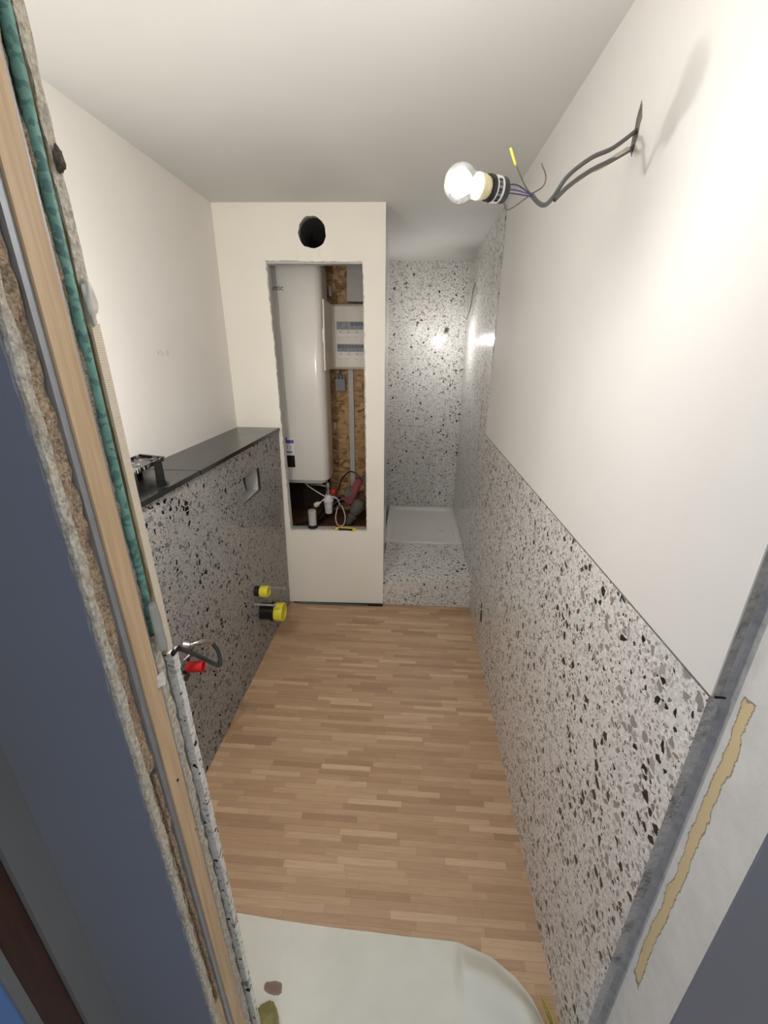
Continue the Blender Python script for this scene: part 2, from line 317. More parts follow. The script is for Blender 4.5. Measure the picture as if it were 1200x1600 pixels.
# closet interior
oc = struct(box('wall_closet_back', (XL2, 3.10, 0), (XC-.03, 3.14, H), M['osb']))
struct(slab('wall_closet_side', [(XC-.031, YC+.052, 0), (XC-.054, 3.10, 0), (XC-.054, 3.10, H), (XC-.031, YC+.052, H)], (-.012, 0, 0), M['osb']))
struct(box('floor_closet', (XL2, YC+.055, .46), (XC-.06, 3.10, .505), wood('dark_osb', srgb(70, 44, 24), srgb(112, 76, 44), (14, 30, 5), .7)))
box('heater_shade_panel', (-1.50, 3.088, .506), (-1.07, 3.0995, .86), wood('heater_shade_panel', srgb(30, 20, 16), srgb(48, 32, 26), (8, 8, 20), .8), oc)  # near-black sheet added to draw the shade below the heater on the OSB
# ------------------------------------------------------------------ low left wall, terrazzo clad, with flush-plate recess
def xl(y, z):
    top = -1.291+(y-YN)/(2.507-YN)*.034; bot = -1.2788; t = z/1.234; return bot+(top-bot)*t
ny = sorted({round(YN+i*(2.5065-YN)/8, 4) for i in range(9)} | {1.903, 2.142}); nz = [0, .25, .5, .75, .975, 1.105, 1.234]
bm = bmesh.new(); g = {(i, j): bm.verts.new((xl(y, z), y, z)) for i, y in enumerate(ny) for j, z in enumerate(nz)}
for i in range(len(ny)-1):
    for j in range(len(nz)-1):
        if ny[i] >= 1.902 and ny[i+1] <= 2.143 and abs(nz[j]-.975) < .001: continue
        bm.faces.new((g[i, j], g[i+1, j], g[i+1, j+1], g[i, j+1]))
r = bmesh.ops.solidify(bm, geom=list(bm.faces), thickness=.012)
wl = struct(fromb('wall_left_lower', bm, M['terr']))
box('core_left', (XL2, YN, 0), (-1.30, 1.90, 1.232), M['hallgrey'], wl); box('core_left', (XL2, 2.146, 0), (-1.30, YCL-.002, 1.232), M['hallgrey'], wl)
box('core_left', (XL2, 1.90, 0), (-1.30, 2.146, .970), M['hallgrey'], wl); box('core_left', (XL2, 1.90, 1.11), (-1.30, 2.146, 1.232), M['hallgrey'], wl)
# recess box
rb = root('flush_plate_recess', (-1.33, 2.02, 1.04), 'rectangular white recess for a flush plate cut in the left terrazzo panel', 'recess')
bm = bmesh.new()
for a, b in (((-1.35, 1.899, .971), (-1.281, 2.146, .9765)), ((-1.35, 1.899, 1.1035), (-1.283, 2.146, 1.109)), ((-1.35, 1.899, .971), (-1.283, 1.9045, 1.109)), ((-1.35, 2.1405, .971), (-1.281, 2.146, 1.109))): bbox(bm, a, b)
fromb('liner', bm, M['lgrey'], rb)
box('back_plate', (-1.352, 1.90, .972), (-1.348, 2.145, 1.108), M['black'], rb)
slab('paper_sheet', [(-1.343, 1.906, .98), (-1.335, 2.095, .98), (-1.338, 2.06, 1.10), (-1.343, 1.906, 1.10)], (.0015, 0, 0), M['lgrey'], rb)
box('printed_mark', (-1.3405, 1.99, 1.02), (-1.3385+.004, 2.005, 1.045), M['ink'], rb)
# ------------------------------------------------------------------ black stone shelf in two slabs
def shelf(y0, y1, label):
    o = slab('stone_shelf', [(XL2+.001, y0, 1.236), (xl(y0, 1.234)+.012, y0, 1.236), (xl(y1, 1.234)+.009, y1, 1.236), (XL2+.001, y1, 1.236)], (0, 0, .018), M['stone'])
    bm = bmesh.new(); bm.from_mesh(o.data); bmesh.ops.bevel(bm, geom=list(bm.edges), offset=.0015, segments=2, affect='EDGES'); bm.to_mesh(o.data); bm.free()
    return tag(o, label, 'shelf')
shelf(1.5215, 2.5035, 'long dark stone shelf slab running to the closet wall, beyond the seam')
shelf(YN+.002, 1.5185, 'dark stone shelf slab nearest the doorway, under the black tray')
# black tray with a bent flat bracket
tr = root('black_tray', (-1.42, 1.4, 1.254), 'black smeared tray with bent flat handle standing on the stone shelf', 'tray')
bm = bmesh.new()
o_ = [(-1.497, 1.22), (-1.36, 1.18), (-1.385, 1.50), (-1.50, 1.53)]
vs = [bm.verts.new((x, y, 1.298)) for x, y in o_]+[bm.verts.new((x, y, 1.313)) for x, y in o_]
inn = [bm.verts.new((-1.435+(x+1.435)*.9, 1.36+(y-1.36)*.93, z)) for z in (1.313, 1.304) for x, y in o_]
bm.faces.new(vs[:4])
for k in range(4):
    j = (k+1) % 4; bm.faces.new((vs[k], vs[j], vs[4+j], vs[4+k])); bm.faces.new((vs[4+k], vs[4+j], inn[j], inn[k])); bm.faces.new((inn[k], inn[j], inn[4+j], inn[4+k]))
bm.faces.new(inn[4:]); fromb('tray_body', bm, M['smear'], tr)
def strap(name, pts, w, t, mat, par, wd=(0, 1, 0)):
    bm = bmesh.new(); wd = Vector(wd); P = [Vector(p) for p in pts]; rings = []
    for i, p in enumerate(P):
        tg = (P[min(i+1, len(P)-1)]-P[max(i-1, 0)]).normalized(); nn = tg.cross(wd).normalized()
        rings.append([bm.verts.new(p+wd*a*w/2+nn*b*t/2) for a, b in ((-1, -1), (1, -1), (1, 1), (-1, 1))])
    for a, b in zip(rings, rings[1:]):
        for k in range(4): bm.faces.new((a[k], a[(k+1) % 4], b[(k+1) % 4], b[k]))
    bm.faces.new(rings[0]); bm.faces.new(rings[-1][::-1]); return fromb(name, bm, mat, par)
strap('handle', [(-1.402, 1.46, 1.309), (-1.365, 1.42, 1.311), (-1.31, 1.335, 1.288), (-1.292, 1.305, 1.278), (-1.286, 1.302, 1.257)], .03, .004, M['blackm'], tr, (.55, .83, 0))
for fy in (1.24, 1.47): box('foot', (-1.49, fy, 1.2545), (-1.475, fy+.015, 1.299), M['blackm'], tr)
# ------------------------------------------------------------------ shower
st = tag(box('shower_step', (-.630, 2.552, 0), (-.0005, 3.148, .206), M['terr'], None, .0015), 'terrazzo clad step in front of the shower tray', 'step')
sh = root('shower_tray', (-.34, 3.6, 0), 'white square shower tray with rounded basin behind the terrazzo step', 'shower tray')
def rrect(x0, y0, x1, y1, r, n=6):
    out = []
    for cx, cy, a0 in ((x1-r, y1-r, 0), (x0+r, y1-r, 90), (x0+r, y0+r, 180), (x1-r, y0+r, 270)):
        for k in range(n+1): a = math.radians(a0+90*k/n); out.append((cx+r*math.cos(a), cy+r*math.sin(a)))
    return out
bm = bmesh.new(); x0, y0, x1, y1 = -.650, 3.149, -.001, 4.0285
loops = [(rrect(x0, y0, x1, y1, .002), 0.0), (rrect(x0, y0, x1, y1, .002), .216), (rrect(x0+.002, y0+.002, x1-.002, y1-.002, .004), .2175), (rrect(x0+.045, y0+.035, x1-.045, y1-.055, .05), .2175),
         (rrect(x0+.053, y0+.042, x1-.053, y1-.063, .05), .2125), (rrect(x0+.062, y0+.05, x1-.062, y1-.075, .05), .196), (rrect(x0+.09, y0+.08, x1-.09, y1-.11, .05), .190)]
rings = [[bm.verts.new((x, y, z)) for x, y in lp] for lp, z in loops]
for a, b in zip(rings, rings[1:]):
    for k in range(len(a)): bm.faces.new((a[k], a[(k+1) % len(a)], b[(k+1) % len(a)], b[k]))
bm.faces.new(rings[-1]); o = fromb('basin', bm, M['traydirt'], sh); autosmooth(o, 50)
# ------------------------------------------------------------------ near wall (door opening): cut end on the left
wf = bpy.data.objects.new('wall_front', None); COL.objects.link(wf); wf['kind'] = 'structure'
lean = Matrix(((1, 0, -.0115, .0115), (0, 1, .0, 0), (0, 0, 1, 0), (0, 0, 0, 1)))
def layer(name, y0, y1, z0, z1, mat, parent, proud=0.0, rough=0.0, back=-.0, seed=1, xw=.08):
    """a vertical layer of the cut wall end, with an uneven broken face if rough"""
    n = max(2, int((z1-z0)/.012)) if rough else 2; bm = bmesh.new(); prev = None; xf = XJ+proud
    for i in range(n+1):
        z = z0+(z1-z0)*i/n; q = []
        for y in ((y0, (y0*2+y1)/3, (y0+2*y1)/3, y1) if rough else (y0, y1)):
            w = noise.noise(Vector((y*400, z*38, seed)))+.5*noise.noise(Vector((y*900, z*110, seed+5))) if rough else 0
            ww = noise.noise(Vector((z*45, seed*3.3, y*50))) if rough else 0
            q.append(bm.verts.new((xf+rough*w, y+(rough*.5*ww if rough else 0), z)))
        q = [bm.verts.new((xf-xw, y0, z))]+q+[bm.verts.new((xf-xw, y1, z))]
        if prev:
            for k in range(len(q)): bm.faces.new((prev[k], prev[(k+1) % len(q)], q[(k+1) % len(q)], q[k]))
        else: bm.faces.new(q[::-1])
        prev = q
    bm.faces.new(prev); o = fromb(name, bm, mat, parent); o.data.transform(lean); return o
Zt = 2.055
layer('hall_board', .383, .394, 0, Zt, M['roughp'], wf, -.0, .003, seed=2)
layer('board_face', .3795, .385, 0, Zt, M['hall'], wf, -.006, .0025, seed=4)
layer('crumbly_core', .394, .413, 1.12, Zt, M['chip'], wf, -.004, .006, seed=6)
layer('crumbly_core', .394, .400, .48, 1.11, M['chip'], wf, -.003, .004, seed=8)
layer('crumbly_core', .406, .413, .48, 1.11, M['chip'], wf, -.003, .004, seed=9)
layer('split_wood', .394, .413, 0, .48, M['stud'], wf, -.004, .003, seed=10)
layer('dark_slot', .400, .406, .48, 1.11, wood('rust_wood', srgb(92, 56, 30), srgb(132, 86, 50)), wf, -.018)
layer('core_inner', .4625, .4735, 1.30, Zt, M['chip'], wf, -.006, .005, seed=12)
layer('broken_plaster', .4625, .482, 0, 1.30, M['roughp'], wf, -.003, .005, seed=14)
layer('cement_bed', .482, .4955, 0, 1.30, M['darkgrey'], wf, -.010, .003, seed=16)
layer('dark_gap', .4735, .4905, 1.30, Zt, M['dark'], wf, -.024)
layer('plaster_edge', .4905, .5055, 1.72, Zt, M['roughp'], wf, -.002, .003, seed=18)
layer('ridged_edge', .4915, .5055, 1.262, 1.72, M['ridged'], wf, 0)
layer('terrazzo_edge', .4955, .509, 0, 1.254, M['terredge'], wf, .0035)
layer('glue_edge', .4895, .4925, 1.262, Zt, wood('glue', srgb(120, 96, 60), srgb(160, 134, 92)), wf, -.003, .003, seed=20)
# the body of the near wall left of the opening
box('wall_body', (-2.2, .3835, 0), (XJ-.085, .5055, H), M['hallgrey'], wf)
slab('room_face', [(-2.2, .5055, 0), (XJ-.01, .5055, 0), (XJ-.03, .5055, H), (-2.2, .5055, H)], (0, .0006, 0), M['wall'], wf)
slab('hall_face', [(-2.2, .3795, 0), (XJ-.012, .3795, 0), (XJ-.034, .3795, H), (-2.2, .3795, H)], (0, .0038, 0), M['hall'], wf)
box('header', (XJ-.1, .3835, Zt), (.18, .5055, H), M['wall'], wf)
# timber stud and steel angles
ws = layer('wooden_stud', .4235, .4545, 0, Zt, M['stud'], None, .004, 0, xw=.07); tag(ws, 'pale wooden upright set in the cut end of the left wall', 'wooden post')
for kz, ky in ((1.058, .44), (.92, .452)):
    lathe('nail_hole', (XJ+.0035, ky, kz), (1, 0, 0), [(0, .0022), (.0015, .0018)], M['dark'], ws, 8)
ms = layer('steel_strip', .4135, .4225, 0, Zt, M['galv'], None, .001, 0, xw=.05); tag(ms, 'grey metal strip between wooden upright and hall side core', 'metal strip')
ms = layer('steel_strip', .4575, .462, 0, Zt, M['galv'], None, 0.0, 0, xw=.05); tag(ms, 'thin metal strip between wooden upright and green conduit', 'metal strip')
layer('dark_gap', .4546, .4574, 0, Zt, M['dark'], wf, -.012)
gp = tag(tube('green_conduit', [(XJ-.0095, .4785, 1.31), (XJ-.011, .4785, 1.5), (XJ-.014, .4795, 1.8), (XJ-.016, .481, Zt)], .0062, M['green'], None, 12), 'mottled green conduit running up the cut wall end', 'conduit')
# silver tape patch over the conduit's end
bm = bmesh.new(); n = 14; gr = []
for i in range(n+1):
    t = i/n; z = 1.37-.088*t; row = []
    wdt = .0105*(1-.35*(1-min(1, t*5)))*(1 if t < .9 else 1-(t-.9)*5)
    for k in range(7):
        a = -1+2*k/6; row.append(bm.verts.new((XJ+.0045+.005*(1-a*a)+.0012*noise.noise(Vector((z*120, a*3, 1))), .4705+.008*t*.5+a*wdt+.0016*noise.noise(Vector((z*90, a*4, 7))), z)))
    gr.append(row)
for i in range(n):
    for k in range(6): bm.faces.new((gr[i][k], gr[i+1][k], gr[i+1][k+1], gr[i][k+1]))
bmesh.ops.solidify(bm, geom=list(bm.faces), thickness=.003); o = fromb('tape_patch', bm, M['tape'], None, True); tag(o, 'silvery tape patch over the lower end of the green conduit', 'tape')
def blob(name, c, r, mat, label, cat, parent=None, seed=0, amp=.35):
    bm = bmesh.new(); bmesh.ops.create_icosphere(bm, subdivisions=3, radius=1)
    for v in bm.verts:
        k = 1+amp*noise.noise(v.co*1.7+Vector((seed, 0, 0))); v.co = Vector((c[0]+v.co.x*r[0]*k, c[1]+v.co.y*r[1]*k, c[2]+v.co.z*r[2]*k))
    o = fromb(name, bm, mat, parent, True)
    if label: tag(o, label, cat)
    return o
blob('plaster_flake', (XJ+.002, .457, 1.243), (.006, .008, .011), M['filler'], 'pale filler flake stuck on the wooden upright below the tape', 'plaster flake', None, 3, .6)
blob('plaster_lump', (XJ-.006, .4945, 1.742), (.006, .0065, .022), M['filler'], 'grey plaster lump on the wall edge, at mid height of the white wall', 'plaster lump', None, 5, .5)
blob('plaster_lump', (XJ-.008, .4985, 1.872), (.004, .004, .012), granular('brown_lump', srgb(70, 60, 52), srgb(120, 106, 92), srgb(80, 60, 50)), 'small dark brown lump on the wall edge, highest of the two', 'plaster lump', None, 9, .5)
box('clip', (XJ-.001, .494, 1.254), (XJ+.003, .508, 1.262), M['black'], wf)
# right jamb
jr = box('right_jamb', (.029, .3875, 0), (.18, YN-.0005, H), M['jamb'], wf)
box('cut_edge', (.0065, YN-.0012, 1.2245), (.0292, YN, H), granular('cut_plaster', srgb(140, 134, 126), srgb(176, 170, 160), srgb(110, 104, 96), 60, .5), wf)
bm = bmesh.new(); g = []
for i in range(41):
    z = i*H/40; row = []
    for k in range(6):
        a = math.radians(90*k/5); row.append(bm.verts.new((.029-.012*(1-math.sin(a)), YN-.0012-.012*(1-math.cos(a)), z)))
    g.append(row)
for a, b in zip(g, g[1:]):
    for k in range(5): bm.faces.new((a[k], a[k+1], b[k+1], b[k]))
fromb('smeared_corner', bm, granular('grey_smear', srgb(160, 159, 158), srgb(184, 181, 177), srgb(140, 140, 142), 40, .3), wf, True)
box('panel_edge', (.0002, YN-.0014, 0), (.0292, YN-.0001, 1.222), granular('panel_edge_grey', srgb(170, 168, 165), srgb(196, 193, 188), srgb(110, 106, 102), 120, .3), wf)
box('edge_notch', (.008, YN-.003, 1.2215), (.026, YN-.0012, 1.2245), M['dark'], wf)
struct(box('wall_hall_right', (.0292, .3835, 0), (1.4, .3874, H), M['hall']))
# hallway left side wall, with brown door frame
hl = struct(box('wall_hall_left', (-1.2, .332, 0), (-.992, .3793, H), M['hallplaster']))
df = tag(box('door_frame', (-1.2, .284, 0), (-1.000, .3315, H), M['brown'], None, .002), 'dark brown door frame upright in the dim hallway corner', 'door frame')
hl2 = struct(box('wall_hall_far', (-1.2, .270, 0), (-.990, .2835, H), M['hallplaster'])); struct(box('wall_hall_blue', (-1.2, -1.6, 0), (-.995, .2698, H), M['blue']))
# ------------------------------------------------------------------ bare bulbs
def bulb(c, a, s, par, sockmat, watt, sticker=False):
    """glass envelope centred at c, axis a points to its tip; socket behind"""
    c = Vector(c); a = Vector(a).normalized(); pr = [(-.049, .0125), (-.044, .0135), (-.036, .016), (-.028, .0205)]
    pr += [(.029*math.cos(t)*-1 if False else -.029*math.cos(t), .029*math.sin(t)) for t in [math.radians(52+128*k/12) for k in range(13)]]
    g = lathe('bulb_glass', c, a, [(t*s, r*s) for t, r in pr], M['glass'], par, 32); g.visible_shadow = True
    R = .020*s; gm = emis('led_glow', (*LAMP_COL, 1), watt/(math.pi*4*math.pi*R*R))
    lathe('led_globe', c, a, [(-R*math.cos(math.pi*k/10), R*math.sin(math.pi*k/10)) for k in range(11)], gm, par, 20, False)
    lathe('led_stem', c-a*.047*s, a, [(0, .006*s), (.015*s, .004*s), (.030*s, .003*s)], M['white'], par, 12)
    lathe('bulb_collar', c-a*.058*s, a, [(0, .0165*s), (.010*s, .0195*s), (.0215*s, .0205*s), (.0225*s, .020*s), (.0225*s, .014*s)], M['lampyel'], par, 28)
    sk = lathe('socket', c-a*.096*s, a, [(0, .0185*s), (.003*s, .0205*s), (.030*s, .0205*s), (.036*s, .0215*s), (.0385*s, .0205*s)], sockmat, par, 28)
    if sticker:
        lathe('sticker', c-a*.082*s, a, [(0, .0209*s), (.016*s, .0212*s)], M['white'], sk, 28, False)
        u, v, _ = frame(a)
        bm = bmesh.new(); random.seed(11)
        view = (Vector((-.4472, 0, 1.6925))-c).normalized(); uu = (view-a*view.dot(a)).normalized(); vv = a.cross(uu)
        for k in range(20):
            th = math.radians(-52+k*5.2); w = random.choice((.0004, .0007, .001)); hh = .0045
            p = c-a*.0735*s+(uu*math.cos(th)+vv*math.sin(th))*.0215*s; tn = -uu*math.sin(th)+vv*math.cos(th); nn = uu*math.cos(th)+vv*math.sin(th)
            vs = [bm.verts.new(p+tn*x+a*y+nn*z) for z in (0, .0003) for x, y in ((-w, -hh*.7), (w, -hh*.7), (w, hh), (-w, hh))]
            bm.faces.new(vs[4:]); bm.faces.new(vs[:4])
        fromb('barcode', bm, M['ink'], sk)
    return sk
LC = Vector((-.375, .895, 1.968)); LA = Vector((-.87, -.49, -.02)).normalized()
ml = root('hanging_bulb', (0, 1.13, 2.15), 'glowing bare bulb in black socket with barcode sticker on bent grey cables', 'lamp', 'bare bulbs on wires')
bulb(LC, LA, 1.0, ml, M['black'], MAIN_W, True)
sb = LC-LA*.096
J = Vector((-.232, .985, 1.976))
tube('cable', [J, (-.212, 1.0, 1.966), (-.196, 1.01, 1.966), (-.178, 1.025, 1.984), (-.150, 1.045, 2.023), (-.10, 1.075, 2.062), (-.05, 1.105, 2.088), (.004, 1.135, 2.128)], .0042, M['cable'], ml, 12)
tube('cable', [(-.178, 1.018, 1.976), (-.148, 1.035, 2.004), (-.10, 1.065, 2.038), (-.05, 1.10, 2.066), (.004, 1.138, 2.100)], .0044, M['cable'], ml, 12)
tube('blue_wire', [sb+Vector((0, 0, .008)), sb+Vector((.025, .012, .012)), J], .0012, M['bluew'], ml, 6)
tube('purple_wire', [sb, sb+Vector((.02, .01, .004)), J], .0012, M['purple'], ml, 6)
tube('blue_wire', [sb+Vector((0, 0, -.004)), sb+Vector((.02, .012, -.001)), J-Vector((0, 0, .003))], .0012, M['bluew'], ml, 6)
tube('brown_wire', [sb+Vector((0, 0, -.012)), sb+Vector((.008, .006, -.026)), sb+Vector((.02, .012, -.024)), J, J+Vector((.022, .005, .014)), J+Vector((.026, .01, .032)), J+Vector((.015, .01, .052))], .0012, M['brownw'], ml, 6)
tube('earth_wire', [J, J+Vector((-.015, -.005, .014)), J+Vector((-.038, -.02, .04))], .0012, M['brownw'], ml, 6)
tube('earth_wire_end', [J+Vector((-.038, -.02, .04)), J+Vector((-.052, -.03, .062))], .0022, M['yg'], ml, 8)
tube('filler_smear', [(-.085, 1.086, 2.046), (-.05, 1.102, 2.067), (-.01, 1.13, 2.093)], (.0046, .0062), M['filler'], ml, 10)
ch = plate('cable_hole', [jag([(1.118, 2.142), (1.128, 2.165), (1.135, 2.178), (1.145, 2.15), (1.150, 2.10), (1.137, 2.083), (1.125, 2.11)], .002, .01, 4)], (.0033, 0, 0), (0, 1, 0), (0, 0, 1), .0004, M['darkgrey'], wr)
# shower bulb
s2 = root('hanging_bulb', (-.004, 3.62, 2.19), 'glowing bare bulb hanging at the shower back wall', 'lamp', 'bare bulbs on wires')
C2 = Vector((-.216, 3.60, 1.785)); A2 = Vector((-.30, -.12, -.92)).normalized()
bulb(C2, A2, .9, s2, M['greyp'], SHOWER_W); t2 = C2-A2*.086
tube('cable', [t2, t2+Vector((.010, .0, .03)), t2+Vector((.022, .01, .045)), (-.115, 3.62, 1.905), (-.065, 3.63, 1.93), (-.045, 3.63, 1.975), (-.065, 3.63, 2.025), (-.10, 3.63, 2.03), (-.112, 3.64, 1.995), (-.085, 3.65, 1.955), (-.05, 3.65, 1.93)], .0036, M['white'], s2, 8)
tube('cable', [(-.05, 3.65, 1.93), (-.03, 3.64, 1.97), (-.016, 3.63, 2.05), (-.012, 3.62, 2.12), (.002, 3.62, 2.19)], .003, M['cable'], s2, 8)
# third bulb over the washbasin place, on the left wall beside the doorway
s3 = root('hanging_bulb', (-1.08, .80, H), 'bare bulb hanging from the ceiling close behind the left door jamb', 'lamp', 'bare bulbs on wires')
C3 = Vector((-1.08, .80, 1.68)); A3 = Vector((.05, .1, -1)).normalized(); bulb(C3, A3, 1, s3, M['black'], VANITY_W)
tube('cable', [C3-A3*.094, C3-A3*.16, (-1.085, .80, 2.1), (-1.08, .80, H+.002)], .0042, M['cable'], s3, 10)
# ------------------------------------------------------------------ water heater
wh = root('water_heater', (-1.25, 2.88, .85), 'tall white wall water heater with rounded edges inside the closet', 'water heater')
bm = bmesh.new(); rings = []
for z, ins in ((.852, .012), (.856, .004), (.866, 0), (2.16, 0), (2.175, .006), (2.18, .02)):
    rings.append([bm.verts.new((x, y, z)) for x, y in rrect(-1.49+ins, 2.725+ins, -1.007-ins, 2.97-ins, .055-ins*.5, 8)])
for a, b in zip(rings, rings[1:]):
    for k in range(len(a)): bm.faces.new((a[k], a[(k+1) % len(a)], b[(k+1) % len(a)], b[k]))
bm.faces.new(rings[-1]); bm.faces.new(rings[0][::-1]); o = fromb('body', bm, M['enamel'], wh); autosmooth(o, 30)
bm = bmesh.new(); rings = []
for z, ins in ((.828, .03), (.832, .022), (.8515, .018)):
    rings.append([bm.verts.new((x, y, z)) for x, y in rrect(-1.49+ins, 2.725+ins, -1.007-ins, 2.97-ins, .05, 8)])
for a, b in zip(rings, rings[1:]):
    for k in range(len(a)): bm.faces.new((a[k], a[(k+1) % len(a)], b[(k+1) % len(a)], b[k]))
bm.faces.new(rings[-1]); bm.faces.new(rings[0][::-1]); o = fromb('bottom_cap', bm, M['lgrey'], wh); autosmooth(o, 30)
text('logo', 'atlantic', (-1.228, 2.7245, 2.024), (1, 0, 0), (0, 0, 1), .042, M['ink'], wh, 'RIGHT')
o = box('display', (-1.345, 2.7215, .948), (-1.232, 2.726, 1.03), M['black'], wh, .002)
lb = box('energy_label', (-1.36, 2.7238, 1.045), (-1.232, 2.7252, 1.145), M['white'], wh)
box('label_band', (-1.36, 2.7232, 1.112), (-1.232, 2.7237, 1.135), M['inkp'], lb); box('label_band', (-1.36, 2.7232, 1.048), (-1.245, 2.7237, 1.058), M['inkp'], lb)
box('label_tab', (-1.30, 2.7234, 1.135), (-1.275, 2.7239, 1.152), M['inkp'], lb)
for k in range(4): box('label_mark', (-1.33+k*.024, 2.7232, 1.07), (-1.322+k*.024, 2.7237, 1.10), M['lgrey'], lb)
for hx in (-1.33, -1.19): lathe('pipe_stub', (hx, 2.86, .80), (0, 0, 1), [(0, .010), (.012, .010), (.012, .013), (.03, .013)], M['zinc'], wh, 12)
box('manifold', (-1.20, 2.80, .806), (-1.07, 2.818, .822), M['zinc'], wh, .003)
# power lead and plug of the heater
pl = box('power_lead', (-1.225, 2.84, .826), (-1.205, 2.86, .834), M['plastic'], wh)
pd = Vector((.52, .0, .33)).normalized(); pc = Vector((-1.125, 2.78, .652))
lathe('plug_body', pc, pd, [(0, .017), (.004, .019), (.028, .018), (.036, .011), (.05, .007)], M['plastic'], pl, 14)
for k in (-1, 1): lathe('pin', pc+Vector((0, 0, .008*k)), -pd, [(0, .0024), (.018, .0022)], M['chrome'], pl, 8)
tube('flex', [pc+pd*.05, (-1.05, 2.80, .706), (-1.0, 2.80, .716), (-.965, 2.80, .70), (-.945, 2.80, .65)], .0036, M['white'], pl, 8)
tube('flex', [(-1.215, 2.85, .84), (-1.19, 2.83, .795), (-1.12, 2.81, .752), (-1.045, 2.80, .712)], .0036, M['white'], pl, 8)
# drained loop of white cable
tag(tube('cable_loop', [(-.962, 2.80, .64), (-.972, 2.80, .61), (-.978, 2.78, .56), (-.965, 2.76, .522), (-.94, 2.75, .512), (-.915, 2.76, .525), (-.908, 2.78, .57), (-.92, 2.79, .62), (-.935, 2.80, .65)], .0035, M['white'], None, 8), 'loop of thin white cable lying below the siphon', 'cable')
# safety group and siphon
sg = root('siphon', (-1.03, 2.80, .60), 'white plastic siphon hanging below a brass safety valve with red knob', 'siphon')
lathe('siphon_body', (-1.03, 2.80, .592), (0, 0, 1), [(0, .024), (.004, .026), (.06, .030), (.088, .034), (.092, .0375), (.104, .0375), (.108, .034), (.122, .022), (.126, .020), (.14, .020)], M['white'], sg, 24)
lathe('safety_valve', (-1.03, 2.80, .732), (0, 0, 1), [(0, .013), (.012, .013), (.014, .018), (.034, .018), (.036, .012), (.052, .012), (.054, .016), (.072, .016), (.09, .012)], M['zinc'], sg, 8, smooth=False)
lathe('red_knob', (-1.008, 2.79, .757), (1, -.1, 0), [(0, .007), (.006, .012), (.008, .020), (.036, .021), (.04, .017)], M['red'], sg, 16)
tube('side_pipe', [(-1.03, 2.80, .79), (-1.09, 2.81, .80), (-1.16, 2.83, .795)], .008, M['zinc'], sg, 10)
# grey pipe stub standing on the hatch sill
ps = root('pipe_stub', (-1.092, 2.56, .574), 'short grey pipe standing upright on the hatch sill', 'pipe')
bm = bmesh.new(); blathe(bm, (-1.092, 2.556, .590), (0, 0, 1), [(0, .026), (.112, .026), (.112, .023), (.01, .023)], 24); o = fromb('tube', bm, M['lgrey'], ps); autosmooth(o)
lathe('rubber_foot', (-1.092, 2.556, .576), (0, 0, 1), [(0, .029), (.004, .034), (.016, .034), (.018, .028), (.024, .027)], M['black'], ps, 24)
# utility knife on the sill
kn = root('utility_knife', (-.86, 2.53, .578), 'yellow and black utility knife lying on the hatch sill', 'knife')
kk = Vector((1, .03, -.05)).normalized(); k0 = Vector((-.935, 2.535, .5865))
def kbar(name, t0, t1, h, w, mat, zo=0, bev=.002):
    bm = bmesh.new(); bbox(bm, (t0, -w/2, -h/2+zo), (t1, w/2, h/2+zo), bev); o = fromb(name, bm, mat, kn)
    u, v, d = kk, Vector((0, 1, 0)), kk.cross(Vector((0, 1, 0))); mw = Matrix(((u.x, v.x, d.x, k0.x), (u.y, v.y, d.y, k0.y), (u.z, v.z, d.z, k0.z), (0, 0, 0, 1))); o.data.transform(mw); return o
kbar('blade', -.028, .01, .010, .001, M['chrome'], 0, 0); kbar('nose', 0, .022, .018, .014, M['yellow']); kbar('handle', .02, .125, .018, .016, M['black']); kbar('top_strip', .015, .12, .004, .0165, M['yellow'], .0085, .001); kbar('end_cap', .112, .14, .022, .0165, M['yellow'], -.001, .004); kbar('slider', .0, .03, .006, .01, M['red'], .011, .001)
# ------------------------------------------------------------------ dusty power drill leaning in the corner
dr = root('power_drill', (-.83, 2.78, .506), 'dusty red and grey power drill leaning in the closet corner', 'power tool')
def rbox(name, c, ax, ay, size, mat, par, bev=.006):
    az = Vector(ax).normalized(); ay_ = (Vector(ay)-az*Vector(ay).dot(az)).normalized(); xx = ay_.cross(az)
    bm = bmesh.new(); bbox(bm, (-size[0]/2, -size[1]/2, -size[2]/2), (size[0]/2, size[1]/2, size[2]/2), bev, 3)
    o = fromb(name, bm, mat, par); c = Vector(c); o.data.transform(Matrix(((xx.x, ay_.x, az.x, c.x), (xx.y, ay_.y, az.y, c.y), (xx.z, ay_.z, az.z, c.z), (0, 0, 0, 1)))); autosmooth(o, 35); return o
gx = Vector((-.50, -.12, -.86)).normalized()
gb = Vector((-.782, 2.75, .715))
lathe('gearbox', gb, gx, [(0, .022), (.01, .036), (.03, .045), (.075, .046), (.10, .038), (.118, .030), (.12, .026)], M['drillgrey'], dr, 18)
ckp = gb+gx*.12
lathe('chuck', ckp, gx, [(0, .022), (.012, .022), (.012, .034), (.026, .034), (.026, .021), (.040, .021), (.040, .026), (.05, .026), (.05, .018), (.06, .018), (.06, .021), (.068, .021), (.068, .015), (.082, .014)], M['drillgrey'], dr, 18, smooth=False)
lathe('motor', (-.905, 2.80, .735), (.72, .0, .2), [(0, .03), (.006, .048), (.05, .052), (.075, .046), (.09, .04)], M['drillgrey'], dr, 18)
rbox('motor_housing', (-.838, 2.775, .77), (.35, 0, .8), (0, -1, .1), (.055, .05, .20), M['drillred'], dr, .012)
rbox('trigger_guard', (-.88, 2.77, .70), (.8, 0, -.42), (0, -1, 0), (.022, .03, .11), M['drillred'], dr, .006)
